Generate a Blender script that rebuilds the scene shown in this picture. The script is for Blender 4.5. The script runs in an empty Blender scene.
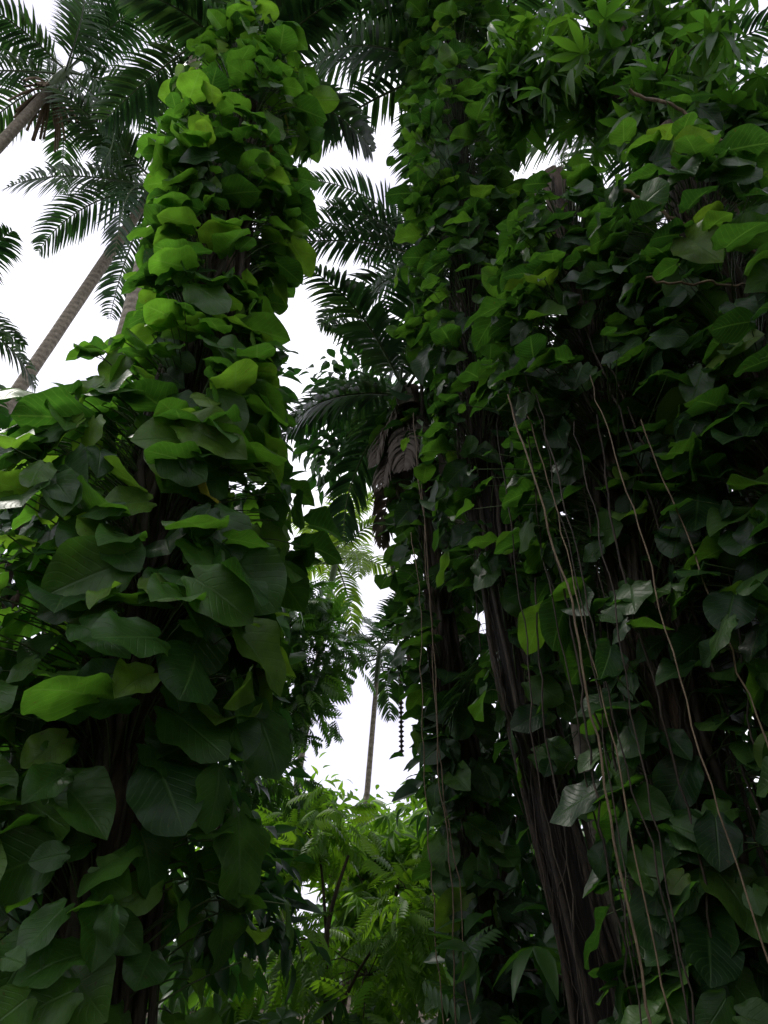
import bpy, math, random
import numpy as np
from mathutils import noise, Vector

rng = np.random.default_rng(7)
scene = bpy.context.scene
UP = np.array([0, 0, 1.0])

# ------------------------------------------------------------------ helpers
def nrm(a):
    return a / np.maximum(np.linalg.norm(a, axis=-1, keepdims=True), 1e-9)

class Builder:
    def __init__(s):
        s.V = []; s.Q = []; s.C = []; s.n = 0
    def add(s, V, Q, C):
        s.V.append(V); s.Q.append(Q + s.n); s.C.append(C); s.n += len(V)
    def instances(s, tmpl, pos, tip, nor, size, r=None):
        """template leaf (V,Q,uv) placed at pos with axes side/tip/normal"""
        TV, TQ, TUV = tmpl
        m = len(pos)
        if m == 0: return
        tip = nrm(tip); side = nrm(np.cross(tip, nor)); nor = np.cross(side, tip)
        size = np.asarray(size)
        if size.ndim == 0: size = np.full(m, float(size))
        M = np.stack([side, tip, nor], axis=1)            # m,3,3 rows
        P = np.einsum('vk,mkj->mvj', TV, M) * size[:, None, None] + pos[:, None, :]
        nv = len(TV)
        Q = (TQ[None] + (np.arange(m) * nv)[:, None, None]).reshape(-1, 4)
        if r is None: r = rng.random(m)
        C = np.zeros((m, nv, 4)); C[:, :, 0] = r[:, None]
        C[:, :, 1] = TUV[None, :, 0]; C[:, :, 2] = TUV[None, :, 1]; C[:, :, 3] = 1
        s.add(P.reshape(-1, 3), Q, C.reshape(-1, 4))
    def tube(s, pts, rad, sides=8, rough=0.0, rv=None):
        pts = np.asarray(pts, float); n = len(pts)
        rad = np.asarray(rad, float) * np.ones(n)
        T = nrm(np.gradient(pts, axis=0))
        ref = np.array([0.31, 0.95, 0.05]) if abs(T[0][1]) < .8 else np.array([1., 0, 0])
        A = nrm(np.cross(T, ref)); B = np.cross(T, A)
        th = np.linspace(0, 2 * math.pi, sides, endpoint=False)
        rr = rad[:, None] * (1 + rough * rng.standard_normal((n, sides)))
        P = pts[:, None] + rr[..., None] * (np.cos(th)[None, :, None] * A[:, None] + np.sin(th)[None, :, None] * B[:, None])
        i = np.arange(n - 1)[:, None]; j = np.arange(sides)[None]
        a = i * sides + j; b = i * sides + (j + 1) % sides
        Q = np.stack([a, b, b + sides, a + sides], -1).reshape(-1, 4)
        C = np.ones((n * sides, 4)); C[:, 0] = rng.random() if rv is None else rv
        C[:, 1] = np.tile(th / 6.283, n); C[:, 2] = np.repeat(np.linspace(0, 1, n), sides)
        s.add(P.reshape(-1, 3), Q, C)
    def finish(s, name, mat, parent=None):
        V = np.concatenate(s.V); Q = np.concatenate(s.Q); C = np.concatenate(s.C)
        me = bpy.data.meshes.new(name)
        me.vertices.add(len(V)); me.vertices.foreach_set('co', V.astype(np.float32).ravel())
        me.loops.add(Q.size); me.loops.foreach_set('vertex_index', Q.astype(np.int32).ravel())
        me.polygons.add(len(Q))
        me.polygons.foreach_set('loop_start', (np.arange(len(Q)) * 4).astype(np.int32))
        me.polygons.foreach_set('use_smooth', np.ones(len(Q), bool))
        at = me.attributes.new('lc', 'FLOAT_COLOR', 'POINT')
        at.data.foreach_set('color', C.astype(np.float32).ravel())
        me.update(calc_edges=True)
        me.materials.append(mat)
        ob = bpy.data.objects.new(name, me); scene.collection.objects.link(ob)
        if parent: ob.parent = parent
        return ob

def empty(name):
    e = bpy.data.objects.new(name, None); scene.collection.objects.link(e); return e

def grid_leaf(wtab, rows, cols, fold=.15, droop=.25, lobe=0., wav=0., width=1., twist=0.):
    v = np.linspace(0, 1, rows + 1); s = np.linspace(-1, 1, cols + 1)
    w = np.interp(v, wtab[0], wtab[1]) * width
    Vv, S = np.meshgrid(v, s, indexing='ij')
    W = w[:, None]
    x = S * W
    y = Vv - lobe * (1 - (2 * np.abs(S) - 1) ** 2) * np.clip(1 - Vv / .35, 0, 1)
    z = fold * np.abs(S) * W * 2 - droop * Vv ** 2 + wav * np.sin(Vv * 11 + S * 2) * np.abs(S) * W + twist * S * W * Vv
    V = np.stack([x, y, z], -1).reshape(-1, 3)
    c = cols + 1
    i = np.arange(rows)[:, None]; j = np.arange(cols)[None]; a = i * c + j
    Q = np.stack([a, a + 1, a + c + 1, a + c], -1).reshape(-1, 4)
    uv = np.stack([np.abs(S), Vv], -1).reshape(-1, 2)
    return V, Q, uv

HW = ([0, .06, .15, .3, .45, .6, .72, .83, .91, .97, 1], [.25, .35, .42, .46, .455, .42, .355, .26, .16, .06, 0.006])
hearts = [grid_leaf(HW, 10, 6, .10, .14, .17, .10), grid_leaf(HW, 10, 6, .22, .25, .19, .18, .92, .2),
          grid_leaf(HW, 10, 6, .04, .07, .15, .15, 1.04, -.2), grid_leaf(HW, 10, 6, .15, .34, .17, .2, .88, .4), grid_leaf(HW, 10, 6, -.08, .2, .17, .12, .96, -.3)]
EW = ([0, .15, .4, .7, .9, 1], [.01, .15, .25, .18, .07, .005])
ell = [grid_leaf(EW, 4, 2, .3, .3), grid_leaf(EW, 4, 2, .15, .5, width=.85), grid_leaf(EW, 4, 2, .3, .15, width=1.15, twist=.5)]
ell_far = [grid_leaf(EW, 3, 2, .3, .3, width=1.3), grid_leaf(EW, 3, 2, .15, .5, width=1.1)]

def whorl(n=7, fan=2.6, down=.5, width=1.2, L=1.0):
    Vs, Qs, Us = [], [], []; k = 0
    lt = grid_leaf(EW, 4, 2, .25, .35, width=width * .5)
    for i in range(n):
        a = (i / (n - 1) - .5) * fan if fan < 6 else i / n * 6.283
        d = np.array([math.sin(a), math.cos(a), -down * (.6 + .5 * ((i * 37) % 7) / 7)]); d = d / np.linalg.norm(d)
        sd = np.cross(d, [0, 0, 1.]); sd /= np.linalg.norm(sd); nn = np.cross(sd, d)
        V = (lt[0] * L * (.8 + .2 * math.cos(a / 2))) @ np.stack([sd, d, nn])
        Vs.append(V); Qs.append(lt[1] + k); Us.append(lt[2]); k += len(V)
    return np.concatenate(Vs), np.concatenate(Qs), np.concatenate(Us)
whorls = [whorl(7, 6.3, .5), whorl(8, 6.3, .9, 1.0), whorl(6, 4.5, .4, 1.3)]

def pinnate(n=9, width=.9):
    Vs, Qs, Us = [], [], []; k = 0
    lt = grid_leaf(EW, 3, 2, .2, .4, width=width * .6)
    for i in range(n):
        y = .1 + .9 * i / n; z = -.35 * y * y
        for sg in (-1, 1):
            d = np.array([sg * .85, .5, -.25]); d /= np.linalg.norm(d)
            sd = np.cross(d, [0, 0, 1.]); sd /= np.linalg.norm(sd); nn = np.cross(sd, d)
            V = lt[0] * .42 * math.sin(.5 + 2.3 * y * .9) @ np.stack([sd, d, nn]) + np.array([0, y, z])
            Vs.append(V); Qs.append(lt[1] + k); Us.append(lt[2]); k += len(V)
    return np.concatenate(Vs), np.concatenate(Qs), np.concatenate(Us)
pinn = [pinnate(9), pinnate(7, 1.2)]

# ------------------------------------------------------------------ materials
def N(nt, t, x=0, y=0, **kw):
    n = nt.nodes.new(t); n.location = (x, y)
    for k, v in kw.items(): setattr(n, k, v)
    return n

def leaf_mat(name, ramp, trans, tfac=.35, rough=.38, veins=True, vein_k=60., spec=.5):
    m = bpy.data.materials.new(name); m.use_nodes = True; nt = m.node_tree; nt.nodes.clear(); L = nt.links.new
    out = N(nt, 'ShaderNodeOutputMaterial'); at = N(nt, 'ShaderNodeAttribute', attribute_name='lc')
    sep = N(nt, 'ShaderNodeSeparateColor'); L(at.outputs['Color'], sep.inputs[0])
    cr = N(nt, 'ShaderNodeValToRGB'); el = cr.color_ramp.elements
    while len(el) < len(ramp): el.new(.5)
    for e, (p, c) in zip(el, ramp): e.position = p; e.color = (*c, 1)
    L(sep.outputs[0], cr.inputs[0])
    col = cr.outputs[0]
    bsdf = N(nt, 'ShaderNodeBsdfPrincipled'); bsdf.inputs['Roughness'].default_value = rough
    bsdf.inputs['Specular IOR Level'].default_value = spec
    if veins:
        geo = N(nt, 'ShaderNodeNewGeometry')
        nz = N(nt, 'ShaderNodeTexNoise'); nz.inputs['Scale'].default_value = 9; nz.inputs['Detail'].default_value = 3
        L(geo.outputs['Position'], nz.inputs['Vector'])
        mx = N(nt, 'ShaderNodeMix', data_type='RGBA', blend_type='MULTIPLY'); mx.inputs[0].default_value = 1
        mr = N(nt, 'ShaderNodeMapRange'); mr.inputs[1].default_value = .3; mr.inputs[2].default_value = .7
        mr.inputs[3].default_value = .7; mr.inputs[4].default_value = 1.25
        L(nz.outputs[0], mr.inputs[0]); L(cr.outputs[0], mx.inputs[6]); L(mr.outputs[0], mx.inputs[7])
        n2 = N(nt, 'ShaderNodeTexNoise'); n2.inputs['Scale'].default_value = 42; n2.inputs['Detail'].default_value = 2
        L(geo.outputs['Position'], n2.inputs['Vector'])
        m2 = N(nt, 'ShaderNodeMapRange'); m2.inputs[1].default_value = .68; m2.inputs[2].default_value = .76
        m2.inputs[3].default_value = 0; m2.inputs[4].default_value = .7; L(n2.outputs[0], m2.inputs[0])
        bl_ = N(nt, 'ShaderNodeMix', data_type='RGBA'); L(m2.outputs[0], bl_.inputs[0]); L(mx.outputs[2], bl_.inputs[6]); bl_.inputs[7].default_value = (.07, .055, .02, 1)
        col = bl_.outputs[2]
        mid = N(nt, 'ShaderNodeMapRange'); mid.inputs[1].default_value = 0; mid.inputs[2].default_value = .07
        mid.inputs[3].default_value = 1; mid.inputs[4].default_value = 0
        L(sep.outputs[1], mid.inputs[0])
        a = N(nt, 'ShaderNodeMath', operation='MULTIPLY'); a.inputs[1].default_value = .32; L(sep.outputs[1], a.inputs[0])
        b = N(nt, 'ShaderNodeMath', operation='SUBTRACT'); L(sep.outputs[2], b.inputs[0]); L(a.outputs[0], b.inputs[1])
        c = N(nt, 'ShaderNodeMath', operation='MULTIPLY'); c.inputs[1].default_value = vein_k; L(b.outputs[0], c.inputs[0])
        d = N(nt, 'ShaderNodeMath', operation='SINE'); L(c.outputs[0], d.inputs[0])
        e = N(nt, 'ShaderNodeMapRange'); e.inputs[1].default_value = .75; e.inputs[2].default_value = 1
        L(d.outputs[0], e.inputs[0])
        h = N(nt, 'ShaderNodeMath', operation='MAXIMUM'); L(mid.outputs[0], h.inputs[0])
        e2 = N(nt, 'ShaderNodeMath', operation='MULTIPLY'); e2.inputs[1].default_value = .35; L(e.outputs[0], e2.inputs[0])
        L(e2.outputs[0], h.inputs[1])
        mv = N(nt, 'ShaderNodeMix', data_type='RGBA'); mf = N(nt, 'ShaderNodeMath', operation='MULTIPLY'); mf.inputs[1].default_value = .45
        L(h.outputs[0], mf.inputs[0]); L(mf.outputs[0], mv.inputs[0]); L(col, mv.inputs[6]); mv.inputs[7].default_value = (.10, .19, .06, 1)
        col = mv.outputs[2]
        bp = N(nt, 'ShaderNodeBump'); bp.inputs['Strength'].default_value = .4; bp.inputs['Distance'].default_value = .01
        bp.invert = True
        L(h.outputs[0], bp.inputs['Height']); L(bp.outputs[0], bsdf.inputs['Normal'])
    L(col, bsdf.inputs['Base Color'])
    tr = N(nt, 'ShaderNodeBsdfTranslucent')
    tm = N(nt, 'ShaderNodeMix', data_type='RGBA', blend_type='MULTIPLY'); tm.inputs[0].default_value = 1
    L(col, tm.inputs[6]); tm.inputs[7].default_value = (*trans, 1); L(tm.outputs[2], tr.inputs[0])
    ms = N(nt, 'ShaderNodeMixShader'); ms.inputs[0].default_value = tfac
    L(bsdf.outputs[0], ms.inputs[1]); L(tr.outputs[0], ms.inputs[2]); L(ms.outputs[0], out.inputs[0])
    return m

def bark_mat(name, c1, c2, scale=(8, 8, 1.5), rough=.85, bump=.6, rings=0):
    m = bpy.data.materials.new(name); m.use_nodes = True; nt = m.node_tree; L = nt.links.new
    bsdf = nt.nodes['Principled BSDF']; bsdf.inputs['Roughness'].default_value = rough
    geo = N(nt, 'ShaderNodeNewGeometry'); mp = N(nt, 'ShaderNodeMapping'); mp.inputs['Scale'].default_value = scale
    L(geo.outputs['Position'], mp.inputs[0])
    nz = N(nt, 'ShaderNodeTexNoise'); nz.inputs['Scale'].default_value = 2.5; nz.inputs['Detail'].default_value = 8
    nz.inputs['Roughness'].default_value = .65
    L(mp.outputs[0], nz.inputs['Vector'])
    cr = N(nt, 'ShaderNodeValToRGB'); cr.color_ramp.elements[0].position = .35; cr.color_ramp.elements[1].position = .68
    cr.color_ramp.elements[0].color = (*c1, 1); cr.color_ramp.elements[1].color = (*c2, 1)
    L(nz.outputs[0], cr.inputs[0]); L(cr.outputs[0], bsdf.inputs['Base Color'])
    bp = N(nt, 'ShaderNodeBump'); bp.inputs['Strength'].default_value = bump; bp.inputs['Distance'].default_value = .03
    h = nz.outputs[0]
    if rings:
        sx = N(nt, 'ShaderNodeSeparateXYZ'); L(geo.outputs['Position'], sx.inputs[0])
        mm = N(nt, 'ShaderNodeMath', operation='MULTIPLY'); mm.inputs[1].default_value = rings; L(sx.outputs[2], mm.inputs[0])
        sn = N(nt, 'ShaderNodeMath', operation='SINE'); L(mm.outputs[0], sn.inputs[0])
        s3 = N(nt, 'ShaderNodeMath', operation='MULTIPLY'); s3.inputs[1].default_value = .4; L(sn.outputs[0], s3.inputs[0])
        ad = N(nt, 'ShaderNodeMath', operation='ADD'); L(s3.outputs[0], ad.inputs[0]); L(nz.outputs[0], ad.inputs[1]); h = ad.outputs[0]
    L(h, bp.inputs['Height']); L(bp.outputs[0], bsdf.inputs['Normal'])
    return m

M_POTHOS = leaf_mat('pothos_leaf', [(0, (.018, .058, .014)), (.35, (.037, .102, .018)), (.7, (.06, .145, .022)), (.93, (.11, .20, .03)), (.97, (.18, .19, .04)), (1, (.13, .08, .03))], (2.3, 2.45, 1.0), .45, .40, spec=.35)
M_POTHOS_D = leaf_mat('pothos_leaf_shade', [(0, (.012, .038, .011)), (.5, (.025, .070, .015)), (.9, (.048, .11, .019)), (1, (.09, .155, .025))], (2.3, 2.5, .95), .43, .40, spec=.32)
M_DARK = leaf_mat('forest_leaf_dark', [(0, (.012, .035, .012)), (.6, (.022, .065, .018)), (1, (.045, .11, .022))], (2, 2.6, 1), .33, .42, veins=False)
M_MID = leaf_mat('forest_leaf_mid', [(0, (.022, .06, .014)), (.6, (.042, .11, .02)), (1, (.075, .155, .025))], (2.4, 2.6, 1), .40, .4, veins=False)
M_BRIGHT = leaf_mat('forest_leaf_bright', [(0, (.05, .12, .015)), (.6, (.09, .20, .02)), (1, (.15, .27, .03))], (2.6, 2.5, 1), .48, .45, veins=False)
M_FROND = leaf_mat('palm_frond', [(0, (.010, .035, .016)), (.6, (.022, .06, .022)), (1, (.045, .09, .03))], (2.2, 2.4, 1), .22, .38, veins=False)
M_FROND_B = leaf_mat('palm_frond_sunlit', [(0, (.05, .11, .02)), (1, (.14, .22, .04))], (2.4, 2.3, 1), .45, .4, veins=False)  # lighter copy of the frond, sunlit backlight put into its colour
M_DEAD = leaf_mat('dead_frond', [(0, (.08, .065, .05)), (1, (.2, .17, .14))], (1.2, 1, .8), .2, .8, veins=False)
M_BARK = bark_mat('vine_bark', (.024, .016, .010), (.11, .075, .048), (9, 9, 1.2), .85, .9)
M_PALMBARK = bark_mat('palm_bark', (.13, .11, .08), (.30, .26, .20), (5, 5, 6), .8, .5, rings=38)
M_FIBRE = bark_mat('fibrous_bark', (.006, .005, .004), (.03, .022, .016), (20, 20, 2), .9, 1.0)
M_STEM = bark_mat('vine_stem', (.014, .010, .007), (.06, .043, .026), (10, 10, 4), .75, .4)
M_ROOT = bark_mat('aerial_root', (.08, .055, .03), (.20, .145, .08), (10, 10, 4), .7, .4)
M_PETI = bark_mat('petiole', (.03, .06, .015), (.07, .11, .03), (10, 10, 4), .5, .2)
M_GROUND = bark_mat('leaf_litter', (.02, .014, .009), (.09, .06, .035), (1.5, 1.5, 1.5), .95, 1.0)

# ------------------------------------------------------------------ generators
def path_at(path, z):
    p = np.asarray(path, float)
    z = np.atleast_1d(z)
    return np.stack([np.interp(z, p[:, 2], p[:, 0]), np.interp(z, p[:, 2], p[:, 1]), z], -1)

def vine_tree(name, path, tr, prof, n, leaf, mat, seed, tmpl=hearts, bark=M_BARK, stems=26, clump=.5, spill=14, szprof=None, hairs=0, reach=.45):
    global rng
    rng = np.random.default_rng(seed)
    root = empty(name)
    p = np.asarray(path, float); z0, z1 = p[0, 2], p[-1, 2]
    zz = np.linspace(z0, z1, 60)
    B = Builder(); c = path_at(path, zz)
    B.tube(c, tr * np.interp(zz, [z0, z0 + .8, z1], [1.5, 1.05, .7]), 28, .07)
    B.finish('trunk', bark, root)
    B = Builder()
    for k in range(stems + hairs):
        hair = k >= stems
        a0 = rng.random() * 6.283; za, zb = z0, z1 * (0.55 + .45 * rng.random())
        if hair: za = rng.uniform(z0, z1 * .7); zb = za + rng.uniform(.6, 2.0)
        m = 40 if not hair else 14; z = np.linspace(za, zb, m)
        a = a0 + np.cumsum(rng.normal(0, .10, m)) + rng.normal(0, .15) * (z - za) * .5
        rr = tr * np.interp(z, [z0, z0 + .8, z1], [1.5, 1.08, .75]) + .02 + (.09 if not hair else .14) * np.abs(np.sin(z * rng.uniform(.5, 1.6) + k)) * rng.random()
        pts = path_at(path, z) + np.stack([np.cos(a) * rr, np.sin(a) * rr, 0 * z], -1)
        B.tube(pts, rng.uniform(.008, .026) if not hair else rng.uniform(.002, .005), 7 if not hair else 4, .08)
    B.finish('climbing_stems', M_STEM, root)
    pz = np.array([q[0] for q in prof]); pr = np.array([q[1] for q in prof]); pd = np.array([q[2] for q in prof])
    P, T, NN, S, TR = [], [], [], [], []
    def put(z, th, r, k=1.0):
        cc = path_at(path, z)[0]; rd = np.array([math.cos(th), math.sin(th), 0]); tg = np.array([-rd[1], rd[0], 0])
        b = cc + rd * r
        hgt = min(1, max(0, (z - 2) / 5))
        if rng.random() < .30 + .35 * hgt:      # plate-like, seen from beneath
            tip = rd * rng.uniform(.2, 1.0) - UP * rng.uniform(-.05, .5) + tg * rng.normal(0, .9)
            no = UP + rd * rng.uniform(-.3, .5) + tg * rng.normal(0, .35)
        else:
            tip = rd * rng.uniform(.0, .6) - UP * rng.uniform(.2, 1.0) + tg * rng.normal(0, .9)
            no = rd * rng.uniform(.6, 1.0) + UP * rng.uniform(-.1, .6) + tg * rng.normal(0, .45)
        sz = k * leaf * rng.uniform(.6, 1.2) * (1.0 if rng.random() < .65 else .55)
        if szprof: sz *= np.interp(z, szprof[0], szprof[1])
        P.append(b); T.append(tip); NN.append(no); S.append(sz)
        TR.append(cc + rd * tr * 1.05 - UP * rng.uniform(.05, .3))
    wmax = (pr * pd).max(); cnt = 0; tries = 0
    while cnt < n and tries < n * 60:
        tries += 1
        z = rng.uniform(pz[0], pz[-1]); R = np.interp(z, pz, pr); d = np.interp(z, pz, pd)
        if rng.random() > R * d / wmax: continue
        th = rng.random() * 6.283
        nv = noise.noise(Vector((math.cos(th) * 1.2 + seed, math.sin(th) * 1.2, z * .8))) + .5 * noise.noise(Vector((math.cos(th) * 2.5 + seed, math.sin(th) * 2.5 + 9, z * 2.2)))
        if nv < -.10 and rng.random() < clump: continue
        r = tr + (R - tr) * (.25 + .75 * rng.random() ** .5) * (1 + 1.0 * nv)
        put(z, th, r); cnt += 1
    for k in range(spill):     # shoots that reach out of the mass
        z = rng.uniform(pz[0] + .8, pz[-1]); th = rng.random() * 6.283; R = np.interp(z, pz, pr)
        for q in range(rng.integers(5, 12)):
            u = rng.random()
            put(z - .6 * u + rng.normal(0, .12), th + rng.normal(0, .15), R * (.85 + reach * u), 1 - .35 * u)
    P, T, NN, S, TR = map(np.array, (P, T, NN, S, TR))
    B = Builder(); kind = rng.integers(0, len(tmpl), len(P))
    rv = np.clip(rng.random(len(P)) * .9 + .12 * rng.standard_normal(len(P)) * 0.5, 0, .93)
    old = rng.random(len(P)) < .012; rv[old] = rng.uniform(.96, 1.0, old.sum())
    for k in range(len(tmpl)):
        mk = kind == k; B.instances(tmpl[k], P[mk], T[mk], NN[mk], S[mk], rv[mk])
    B.finish('leaves', mat, root)
    B = Builder()
    for a, b, s in zip(TR, P, S):
        t = np.linspace(0, 1, 5)[:, None]
        pts = a + (b - a) * t + UP * (.25 * s * np.sin(t * math.pi))
        B.tube(pts, np.linspace(.006, .0035, 5), 4)
    B.finish('petioles', M_PETI, root)
    return root

def frond(B, BR, base, az, elev, L, bend, nleaf=42, ll=.55, wid=1.0, droop=.8, rv=None):
    m = 24; s = np.linspace(0, 1, m)
    el = elev - bend * s ** 1.4
    az = az + rng.normal(0, .25) * s ** 2
    d = np.stack([np.cos(el) * np.cos(az), np.cos(el) * np.sin(az), np.sin(el)], -1)
    pts = base + np.concatenate([[[0, 0, 0]], np.cumsum(d[:-1] * (L / (m - 1)), 0)])
    BR.tube(pts, np.linspace(.028, .006, m) * (L / 3) ** .5, 6)
    t = np.linspace(.14, .995, nleaf); t = np.clip(t + rng.normal(0, .006, nleaf), 0, 1)
    pos = np.stack([np.interp(t, s, pts[:, k]) for k in range(3)], -1)
    fw = nrm(np.stack([np.interp(t, s, d[:, k]) for k in range(3)], -1))
    side = nrm(np.cross(fw, UP)); upn = np.cross(side, fw)
    ln = ll * (np.sin(np.clip(t * .93 + .07, 0, 1) * math.pi) ** .6 + .12) * rng.uniform(.85, 1.1, nleaf)
    for sg in (-1, 1):
        dr = nrm(side * sg * 1.0 + fw * (.35 + .55 * t[:, None]) + upn * (.25 + rng.normal(0, .16, (nleaf, 1))))
        K = 5; V = []
        p = pos.copy(); dd = dr.copy(); w0 = .024 * wid
        ws = [0.5, 1, .95, .6, .05]
        wv = nrm(np.cross(dd, upn) * .8 + fw * .3)
        for k in range(K):
            ww = (w0 * ws[k]) * (.7 + .5 * ln / ll)[:, None]
            V.append(p + wv * ww); V.append(p - wv * ww)
            p = p + dd * (ln / (K - 1))[:, None]
            dd = nrm(dd - UP * droop * .30 * (1 + rng.random((nleaf, 1)) * .5))
        V = np.stack(V, 1)
        k = np.arange(K - 1)
        q = np.stack([2 * k, 2 * k + 1, 2 * k + 3, 2 * k + 2], -1)
        Q = (q[None] + (np.arange(nleaf) * 2 * K)[:, None, None]).reshape(-1, 4)
        C = np.ones((nleaf, 2 * K, 4)); C[:, :, 0] = (rng.random((nleaf, 1)) * .5 + (rng.random() * .5 if rv is None else rv))
        C[:, :, 1] = .5; C[:, :, 2] = np.repeat(np.linspace(0, 1, K), 2)[None]
        keep = np.repeat(rng.random(nleaf) > .05, K - 1)
        B.add(V.reshape(-1, 3), Q[keep], C.reshape(-1, 4))

def palm(name, path, r, nf, L, seed, ll=.6, elevs=(-.5, 1.3), mat=M_FROND, bark=M_PALMBARK, wid=1.0, droop=.8, extra=(), bend=(.9, 1.6), dead=0, shaft=True, fruit=False):
    global rng
    rng = np.random.default_rng(seed)
    root = empty(name); p = np.asarray(path, float)
    t = np.linspace(0, 1, 60); tt = np.linspace(0, 1, len(p))
    c = np.stack([np.interp(t, tt, p[:, k]) for k in range(3)], -1)
    for _ in range(8): c[1:-1] = (c[:-2] + c[1:-1] * 2 + c[2:]) / 4
    B = Builder(); B.tube(c, r * np.interp(t, [0, .06, .9, 1], [1.5, 1.05, .85, .7]), 20, .015); B.finish('trunk', bark, root)
    top = c[-1]; ax = nrm(c[-1] - c[-4])
    if shaft:
        B = Builder(); B.tube(np.array([top - ax * .1, top + ax * .3, top + ax * .8, top + ax * 1.1]), [r * .85, r * 1.0, r * .7, r * .3], 16); B.finish('crownshaft', M_PETI, root)
        top = top + ax * .8
    B = Builder(); BR = Builder()
    for i in range(nf):
        az = i * 2.39996 + rng.normal(0, .15); f = (i + .5) / nf
        el = elevs[1] + (elevs[0] - elevs[1]) * f + rng.normal(0, .08)
        frond(B, BR, top + ax * (.2 - .4 * f), az, el, L * rng.uniform(.85, 1.1) * (1 - .25 * (1 - f)), rng.uniform(*bend) * (.7 + .3 * f), int(34 + L * 5), ll * rng.uniform(.85, 1.1), wid, droop)
    for (az, el, LL, bd) in extra:
        frond(B, BR, top, az, el, LL, bd, int(36 + LL * 6), ll, wid, droop)
    B.finish('fronds', mat, root); BR.finish('frond_stalks', M_PETI, root)
    if dead:
        B = Builder(); BR = Builder()
        for i in range(dead):
            frond(B, BR, top - ax * rng.uniform(.2, .6), rng.random() * 6.28, rng.uniform(-1.3, -.9), L * rng.uniform(.5, .8), .5, 40, ll * .7, wid, 1.6)
        B.finish('dead_fronds', M_DEAD, root); BR.finish('dead_stalks', M_STEM, root)
    if fruit:
        B = Builder()
        for i in range(26):
            az = rng.random() * 6.28; d0 = np.array([math.cos(az), math.sin(az), 0])
            s = np.linspace(0, 1, 8)[:, None]; Lf = rng.uniform(.7, 1.3)
            B.tube(top - ax * 1.0 + d0 * s * Lf * .8 - UP * (s ** 2) * Lf, .035, 5, .35)
        B.finish('fruit_stalks', M_ROOT, root)
    return root

def foliage(B, blobs, tmpls, size, nper, kcl=14, spread=.33, droop=.5):
    tw = []
    for b in blobs:
        c = np.array(b[:3]); R = np.array(b[3:6]); den = b[6] if len(b) > 6 else 1
        k = max(4, int(kcl)); u = nrm(rng.standard_normal((k, 3))) * (rng.uniform(.25, 1.0, (k, 1)))
        cc = c + u * R; n = int(nper * den)
        idx = rng.integers(0, k, n)
        off = rng.standard_normal((n, 3)) * spread * R.mean() * .75
        P = cc[idx] + off
        out = nrm(off + (cc[idx] - c) * .4 + rng.standard_normal((n, 3)) * .2 * R.mean())
        T = out * .9 - UP * droop * rng.uniform(.3, 1.6, (n, 1)) + rng.standard_normal((n, 3)) * .35
        NO = UP * 1.0 + rng.standard_normal((n, 3)) * .5
        S = size * rng.uniform(.6, 1.2, n)
        kind = rng.integers(0, len(tmpls), n)
        clr = rng.random(k)
        rv = np.clip(clr[idx] * .6 + rng.random(n) * .4, 0, 1)
        for t in range(len(tmpls)):
            mk = kind == t; B.instances(tmpls[t], P[mk], T[mk], NO[mk], S[mk], rv[mk])
        tw.append((c, cc))
    return tw

def leafy_tree(name, base, blobs, tmpls, size, nper, mat, seed, tr=.12, kcl=14, spread=.33, droop=.5, bark=M_BARK):
    global rng
    rng = np.random.default_rng(seed)
    root = empty(name); B = Builder(); tw = foliage(B, blobs, tmpls, size, nper, kcl, spread, droop)
    B.finish('leaves', mat, root)
    B = Builder(); base = np.array(base, float)
    top = max(b[2] for b in blobs); cx = np.mean([b[0] for b in blobs]); cy = np.mean([b[1] for b in blobs])
    tt = np.linspace(0, 1, 14)[:, None]
    tpt = np.array([cx, cy, top * .92])
    tr_p = base + (tpt - base) * tt + np.sin(tt * 5 + seed) * np.array([.12, .1, 0])
    tr_p[0] = base
    B.tube(tr_p, np.linspace(tr, tr * .3, 14), 12, .04)
    for c, cc in tw:
        zb = max(base[2] + .3 * (c[2] - base[2]), c[2] - 1.2)
        st = np.array([np.interp(zb, tr_p[:, 2], tr_p[:, k]) for k in range(3)])
        s = np.linspace(0, 1, 7)[:, None]
        B.tube(st + (c - st) * s + np.array([0, 0, .3]) * np.sin(s * 3.14), np.linspace(tr * .4, tr * .15, 7), 7)
        for q in cc:
            s = np.linspace(0, 1, 4)[:, None]
            B.tube(c + (q - c) * s + np.array([0, 0, .1]) * np.sin(s * 3.14), np.linspace(tr * .14, .006, 4), 4)
    B.finish('trunk_and_limbs', bark, root)
    return root

# ------------------------------------------------------------------ ground
def make_ground():
    n = 120; s = np.linspace(-1, 1, n + 1); s = np.sign(s) * np.abs(s) ** 2.2 * 300
    X, Y = np.meshgrid(s, s, indexing='ij')
    Z = .10 * np.sin(X * .5 + 1) * np.cos(Y * .45) + .05 * np.sin(X * 1.9) * np.sin(Y * 1.6) - .05
    V = np.stack([X, Y, Z], -1).reshape(-1, 3); c = n + 1
    i = np.arange(n)[:, None]; j = np.arange(n)[None]; a = i * c + j
    Q = np.stack([a, a + c, a + c + 1, a + 1], -1).reshape(-1, 4)
    B = Builder(); B.add(V, Q, np.ones((len(V), 4))); B.finish('ground', M_GROUND)
make_ground()

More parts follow.
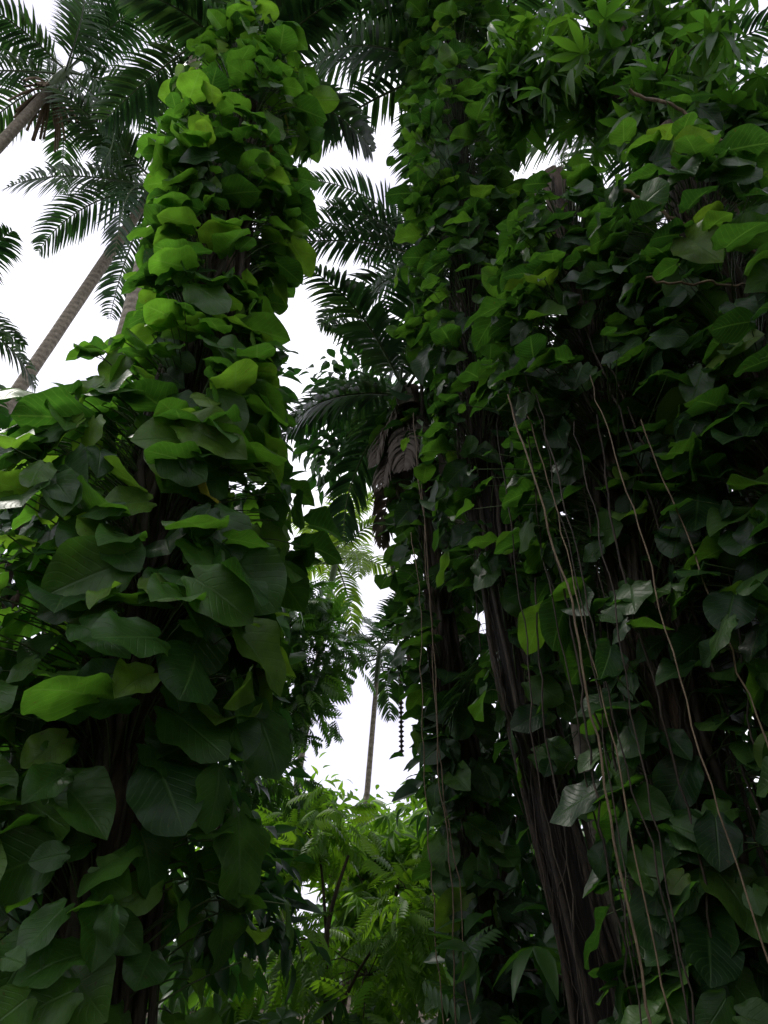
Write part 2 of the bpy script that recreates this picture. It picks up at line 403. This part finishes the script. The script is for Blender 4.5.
# ------------------------------------------------------------------ vine-covered trees
vine_tree('vine_covered_tree', [(-1.30, 4.1, -.1), (-1.38, 4.05, 2), (-1.38, 4, 4), (-1.28, 4, 6), (-1.26, 4, 9.0)], .18,
          [(.3, .38, .3), (1.3, .50, .45), (2.2, .66, .75), (2.9, .78, 1.1), (4.0, .76, 1.1), (5.0, .56, 1.2), (6.3, .48, 1.3), (8.2, .46, 1.3), (9.3, .36, 1.2)],
          1420, .30, M_POTHOS, 21, stems=34, spill=26, clump=.35, szprof=([1, 3, 4, 5.5, 7, 9], [1.0, 1.22, 1.12, .95, .86, .86]), hairs=60)
vine_tree('vine_covered_palm', [(1.55, 6.0, -.1), (1.46, 6, 1.25), (1.10, 6, 3.7), (.96, 6, 5.2), (.96, 6, 7.8), (1.0, 6, 11.6), (1.0, 6, 14.2)], .14,
          [(2.2, .26, .15), (3.8, .34, .3), (4.8, .42, .5), (5.6, .5, .8), (7, .52, 1), (9, .58, 1.1), (11.5, .66, 1.1), (14.0, .6, 1)],
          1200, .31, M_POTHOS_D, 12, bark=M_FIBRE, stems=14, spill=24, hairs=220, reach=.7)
vine_tree('vine_covered_palm', [(1.02, 8.2, -.1), (.98, 8, 1.2), (.86, 8, 3.2), (.66, 8, 4.5), (.54, 8, 6.4), (.38, 8, 8.2)], .13,
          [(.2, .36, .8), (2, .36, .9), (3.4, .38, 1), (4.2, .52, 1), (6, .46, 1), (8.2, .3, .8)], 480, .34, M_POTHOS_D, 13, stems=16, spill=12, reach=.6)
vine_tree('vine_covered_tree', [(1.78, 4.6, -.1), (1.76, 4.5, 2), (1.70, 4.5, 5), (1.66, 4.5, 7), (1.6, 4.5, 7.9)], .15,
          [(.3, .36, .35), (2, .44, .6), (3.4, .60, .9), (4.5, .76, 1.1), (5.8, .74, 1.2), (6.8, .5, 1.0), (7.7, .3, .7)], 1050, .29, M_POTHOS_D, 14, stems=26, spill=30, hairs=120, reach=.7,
          szprof=([1, 4, 8], [1.15, 1.0, .9]))
vine_tree('vine_covered_tree', [(2.6, 3.7, -.1), (2.55, 3.8, 2), (2.5, 3.8, 4.5), (2.4, 3.8, 6), (2.4, 3.8, 7.5)], .15,
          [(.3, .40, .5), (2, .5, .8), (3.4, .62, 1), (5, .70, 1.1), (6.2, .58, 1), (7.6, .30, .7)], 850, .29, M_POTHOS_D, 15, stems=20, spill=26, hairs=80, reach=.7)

# ------------------------------------------------------------------ palms
palm('palm_tree', [(-12.6, 14, 0), (-11.1, 14, 6), (-9.2, 14, 11.8), (-6.9, 14, 20.0)], .18, 16, 4.8, 21, ll=.9, wid=1.2, elevs=(-.8, 1.2), droop=.9)
palm('palm_tree', [(-12.6, 12, 0), (-12.2, 12, 8), (-11.2, 12, 16), (-9.3, 12, 22.3)], .17, 14, 4.6, 22, ll=.9, wid=1.2, elevs=(-.6, 1.2), fruit=True, droop=.9)
palm('palm_tree', [(-8.6, 10, 0), (-8.6, 10, 5), (-8.4, 10, 11.2)], .14, 11, 2.4, 34, ll=.6, elevs=(-.6, 1.1), droop=.9)
palm('palm_tree', [(-1.35, 4.3, 8.6), (-1.35, 4.3, 9.3)], .1, 9, 1.7, 32, ll=.36, elevs=(.2, 1.3), shaft=False)
palm('palm_tree', [(1.0, 6.5, 12.6), (1.0, 6.5, 13.4)], .15, 13, 3.4, 23, ll=.6, elevs=(-.2, 1.2), extra=[(3.0, .45, 4.0, .8), (3.5, .3, 3.4, .8)], shaft=False)
palm('palm_tree', [(1.3, 10.2, 0), (1.1, 10, 6), (1.0, 10, 12.2)], .17, 13, 3.0, 24, ll=.6, elevs=(-.5, 1.2), extra=[(3.2, .40, 3.6, 1.0), (3.0, .8, 3.4, 1.0), (3.4, 1.0, 3.4, .9)])
palm('palm_tree', [(-4.2, 9, 0), (-4.2, 9, 9), (-4.1, 9, 18.2)], .18, 12, 3.6, 25, ll=.75, elevs=(-.3, 1.3), wid=1.2)
palm('palm_tree', [(.34, 8, 7.8), (.26, 8, 8.2)], .14, 15, 2.3, 26, ll=.52, elevs=(-.3, 1.45), dead=7, shaft=False, mat=M_FROND)
palm('palm_tree', [(-2.2, 18, 0), (-2.0, 18, 5), (-1.4, 18, 9.8)], .09, 13, 2.7, 27, ll=.6, elevs=(-.3, 1.4), mat=M_FROND_B)
palm('palm_tree', [(-.6, 20, 0), (-.5, 20, 4), (-.2, 20, 7.8)], .08, 13, 2.5, 28, ll=.55, elevs=(-.5, 1.4), mat=M_FROND)
palm('palm_tree', [(5.8, 8, 0), (5.2, 8, 8), (4.5, 8, 13.6)], .16, 13, 3.4, 29, ll=.7, elevs=(-.5, 1.2))
palm('palm_tree', [(3.2, 10, 0), (3.1, 10, 2), (3.0, 10, 4.5)], .14, 12, 3.0, 30, ll=.6, elevs=(-.5, 1.2))
palm('palm_tree', [(1.9, 7.0, 0), (1.8, 6.8, 2), (1.75, 6.8, 3.6)], .07, 10, 1.5, 35, ll=.42, elevs=(-.3, 1.2))
palm('palm_tree', [(-11.5, 9, 0), (-11, 9, 4), (-10.5, 9, 7.5)], .16, 12, 3.0, 31, ll=.7, elevs=(-.5, 1.2))

# ------------------------------------------------------------------ forest trees
def tree(base, blobs, tm, size, nper, mat, seed, **k): leafy_tree('rainforest_tree', base, blobs, tm, size, nper, mat, seed, **k)
tree((1.7, 12.5, 0), [(-.7, 12, 11.2, .7, .8, .8), (-.1, 12, 10.6, .7, .8, .8), (-.8, 12, 10.0, .7, .8, .6)], ell, .34, 300, M_DARK, 41, tr=.07)
tree((-3.6, 12.5, 0), [(-1.6, 12.5, 7.0, .7, .8, .5), (-1.7, 12.2, 6.0, .8, .9, .8), (-1.2, 12.5, 5.8, .6, .6, .5), (-1.5, 12.3, 4.9, .6, .6, .5), (-1.9, 12.3, 3.9, .8, .6, .6)], pinn, .45, 120, M_MID, 42, tr=.07)
tree((-2.8, 8.5, 0), [(-2.0, 8.6, 8.6, .6, .9, .9), (-2.2, 9, 6.6, .7, .9, .9), (-2.3, 8.8, 5.2, .8, .9, .8), (-2.6, 8.5, 3.0, 1, 1, .8), (-1.9, 9, 1.9, .9, .9, .7), (-1.9, 9, 4.2, .5, .6, .5)], ell, .32, 360, M_DARK, 43, tr=.13)
tree((-5.5, 9, 0), [(-5.6, 10, 8.2, 1.2, 1.2, 1.0), (-4.4, 9.6, 8.0, 1.1, 1.1, 1.1), (-6.4, 9.6, 7.0, 1.4, 1.2, 1.1), (-4.2, 9, 6.2, 1.2, 1.2, 1.2), (-5.6, 9, 5.2, 1.4, 1.2, 1.2), (-3.6, 8.8, 4.2, 1.1, 1, 1)], ell, .34, 480, M_DARK, 44, tr=.2)
tree((-4.6, 7, 0), [(-4.6, 7, 3.8, 1.2, 1, 1), (-3.2, 7, 3.0, 1.1, 1, 1), (-4.0, 7, 1.8, 1.3, 1, 1), (-2.6, 7, 1.6, 1, 1, .9), (-5.4, 7, 2.2, 1.2, 1, 1.2)], whorls, .34, 100, M_DARK, 45, tr=.1)
bl = []
r2 = np.random.default_rng(5)
for z in np.arange(1.2, 18, 2.0):
    for x in np.arange(2.2, 9, 2.1):
        if z > 11.5 and x < 4.5: continue
        bl.append((x + r2.normal(0, .4), 9 + r2.normal(0, .7), z + r2.normal(0, .4), 1.35, 1.2, 1.2, .5 if z > 10 else 1))
for i in range(3):
    tree((3 + 2.2 * i, 9.3, 0), bl[i::3], ell, .38, 330, M_DARK, 50 + i, tr=.25)
tree((4.3, 6.3, 0), [(4.0 + r2.normal(0, .5), 6.3 + r2.normal(0, .3), z, 1.0, .9, 1.0) for z in np.arange(1, 9, 1.5)], ell, .30, 280, M_DARK, 54, tr=.2)
tree((4.2, 4.6, 0), [(2.9, 4.6, 9.6, .8, .8, .6), (2.2, 4.6, 9.4, .7, .7, .5), (3.3, 4.3, 8.3, .7, .7, .6), (2.6, 4.0, 8.4, .6, .6, .4), (2.4, 4.3, 10.8, .8, .8, .6), (3.6, 4.6, 10.8, .8, .8, .8), (1.7, 4.6, 9.9, .5, .5, .4)], whorls, .38, 62, M_MID, 55, tr=.14, kcl=14)
tree((.2, 14, 0), [(-.6, 14, 2.6, 1.0, 1, .8), (.6, 14, 3.0, .9, 1, .8), (1.6, 14.4, 2.6, 1, 1, .9), (-1.9, 14, 2.8, 1, 1, .9), (.1, 13.4, 1.6, 1, 1, .8)], whorls, .42, 100, M_BRIGHT, 56, tr=.08)
tree((-1.0, 17, 0), [(-1.6, 17, 3.8, 1.0, 1, .9), (-.4, 17.5, 3.4, 1.0, 1, .8), (.9, 17, 3.7, 1.0, 1, .8), (2.2, 17, 3.6, 1.2, 1, 1), (-3.0, 17, 4.0, 1.2, 1, 1)], ell, .28, 500, M_BRIGHT, 57, tr=.1)
tree((-.8, 11, 0), [(-1.2, 11, 1.6, .9, .8, .8), (-.2, 11, 1.2, .8, .8, .7), (.4, 10.4, 1.8, .6, .6, .6), (-1.0, 11.4, 2.8, .6, .6, .5)], pinn, .42, 100, M_BRIGHT, 58, tr=.06)
tree((1.6, 11, 0), [(1.7, 11, 3, 1, 1, 1), (2.2, 11, 5, 1, 1, 1), (1.8, 11.5, 1.5, 1, 1, 1), (1.9, 10.5, 6.8, .8, .8, .9)], ell, .3, 350, M_DARK, 59, tr=.1)
rng = np.random.default_rng(88)
B = Builder(); bb = []
for i in range(70):
    a = r2.uniform(0, 6.283); d = r2.uniform(6.5, 16)
    bb.append((math.cos(a) * d, math.sin(a) * d, .55, 1.1, 1.1, .7))
for i in range(14): bb.append((r2.uniform(-4.5, 4.5), r2.uniform(6.2, 9), .4, .9, .8, .6))
foliage(B, bb, whorls + pinn, .5, 30, 8); B.finish('undergrowth', M_MID)
B = Builder(); bb = []
for i in range(110):
    a = i / 110 * 6.283 + r2.normal(0, .02); d = r2.uniform(24, 32)
    x, y = math.cos(a) * d, math.sin(a) * d
    h = r2.uniform(2.5, 5.0) if (y > 15 and abs(x) < 7) else r2.uniform(3, 8)
    for z in np.arange(1.2, h, 2.6): bb.append((x, y, z, 2.4, 2.0, 1.8))
foliage(B, bb, ell_far, .9, 75, 10); B.finish('distant_rainforest', M_MID)
k = 0
for (x, y) in [(8.0, 1.5), (-3, -9), (4.5, -3.5), (9, -4)]:  # unseen trees added beside and behind the camera to block sky light
    rr = np.random.default_rng(100 + k)
    tree((x, y, 0), [(x + rr.normal(0, 1.2), y + rr.normal(0, 1.2), z, 2, 2, 1.4) for z in np.arange(2.5, 12, 1.2)], ell_far, .6, 110, M_DARK, 60 + k, tr=.25); k += 1

# ------------------------------------------------------------------ hanging lianas and aerial roots
rng = np.random.default_rng(33)
def liana(name, segs, mat):
    B = Builder()
    for (a, b, r, sag) in segs:
        n = 40; t = np.linspace(0, 1, n)[:, None]; a = np.array(a); b = np.array(b)
        w = np.cumsum(rng.normal(0, .011, (n, 3)), 0); w -= w[0] + (w[-1] - w[0]) * t
        B.tube(a + (b - a) * t + np.array([sag, 0, 0]) * np.sin(t * 3.14) + w, r, 6, .06)
    return B.finish(name, mat)
liana('hanging_liana', [((.84, 3.95, 4.8), (1.12, 3.5, 0), .006, .03), ((.95, 4.1, 5.0), (1.25, 3.6, 0), .004, .05), ((1.35, 3.75, 4.8), (1.7, 3.4, 0), .004, -.04),
                        ((1.60, 3.7, 4.4), (2.0, 3.3, 0), .0045, .04)], M_ROOT)
liana('hanging_liana', [((.35, 7, 7), (.55, 6.8, 0), .006, .05), ((.42, 7, 6), (.72, 6.8, 0), .005, -.05), ((.3, 7.2, 5.5), (.48, 6.8, 0), .005, .03)], M_ROOT)
segs = []
for i in range(36):
    x = rng.uniform(1.2, 2.9); y = rng.uniform(3.8, 4.8)
    segs.append(((x - .3 + rng.normal(0, .1), y, rng.uniform(3.8, 6.6)), (x + rng.normal(0, .15), y, 0), rng.uniform(.003, .009), rng.normal(0, .10)))
liana('hanging_liana', segs, M_STEM)
B = Builder(); z = np.linspace(6.2, 4.3, 70)
B.tube(np.stack([.3 + 0 * z, 13 + 0 * z, z], -1), .02 + .035 * (np.arange(70) % 3 == 0), 6); B.finish('hanging_seed_string', M_STEM)
segs = [((3.2, 3.5, 5.0), (1.7, 3.4, 6.2), .012, .05), ((2.9, 3.5, 5.3), (1.6, 3.2, 5.1), .008, .05), ((3.3, 3.6, 6.2), (2.0, 3.5, 7.6), .014, .05)]
liana('bare_branch', segs, M_ROOT)

# ------------------------------------------------------------------ world, sun
w = bpy.data.worlds.new('World'); scene.world = w; w.use_nodes = True; nt = w.node_tree; nt.nodes.clear(); Lk = nt.links.new
out = N(nt, 'ShaderNodeOutputWorld'); bg = N(nt, 'ShaderNodeBackground'); bg.inputs['Strength'].default_value = .125
SAZ, SEL = -62, 58
sky = N(nt, 'ShaderNodeTexSky', sky_type='NISHITA'); sky.sun_disc = False
sky.sun_elevation = math.radians(SEL); sky.sun_rotation = math.radians(SAZ)
tc = N(nt, 'ShaderNodeTexCoord'); nz = N(nt, 'ShaderNodeTexNoise'); nz.inputs['Scale'].default_value = 3; nz.inputs['Detail'].default_value = 5
Lk(tc.outputs['Generated'], nz.inputs['Vector'])
cr = N(nt, 'ShaderNodeValToRGB'); cr.color_ramp.elements[0].position = .35; cr.color_ramp.elements[1].position = .62
cr.color_ramp.elements[0].color = (7.8, 7.5, 9.6, 1); cr.color_ramp.elements[1].color = (14.5, 14.5, 15, 1)
Lk(nz.outputs[0], cr.inputs[0])
mx = N(nt, 'ShaderNodeMix', data_type='RGBA'); mx.inputs[0].default_value = .9
Lk(sky.outputs[0], mx.inputs[6]); Lk(cr.outputs[0], mx.inputs[7]); Lk(mx.outputs[2], bg.inputs[0]); Lk(bg.outputs[0], out.inputs[0])

sd = bpy.data.lights.new('sun', 'SUN'); sd.energy = 2.7; sd.angle = math.radians(12); sd.color = (1, .96, .88)
so = bpy.data.objects.new('sun', sd); scene.collection.objects.link(so)
az = math.radians(SAZ); el = math.radians(SEL)
dirv = Vector((math.sin(az) * math.cos(el), math.cos(az) * math.cos(el), math.sin(el)))
so.rotation_euler = dirv.to_track_quat('Z', 'Y').to_euler()

cam = bpy.data.cameras.new('camera'); co = bpy.data.objects.new('camera', cam); scene.collection.objects.link(co)
cam.sensor_fit = 'VERTICAL'; cam.sensor_height = 36; cam.lens = 26; cam.clip_end = 2000; cam.clip_start = .05
co.location = (0, 0, 1.6); co.rotation_euler = (math.radians(120), 0, 0)
scene.camera = co
scene.view_settings.view_transform = 'Standard'; scene.view_settings.look = 'None'; scene.view_settings.exposure = 0
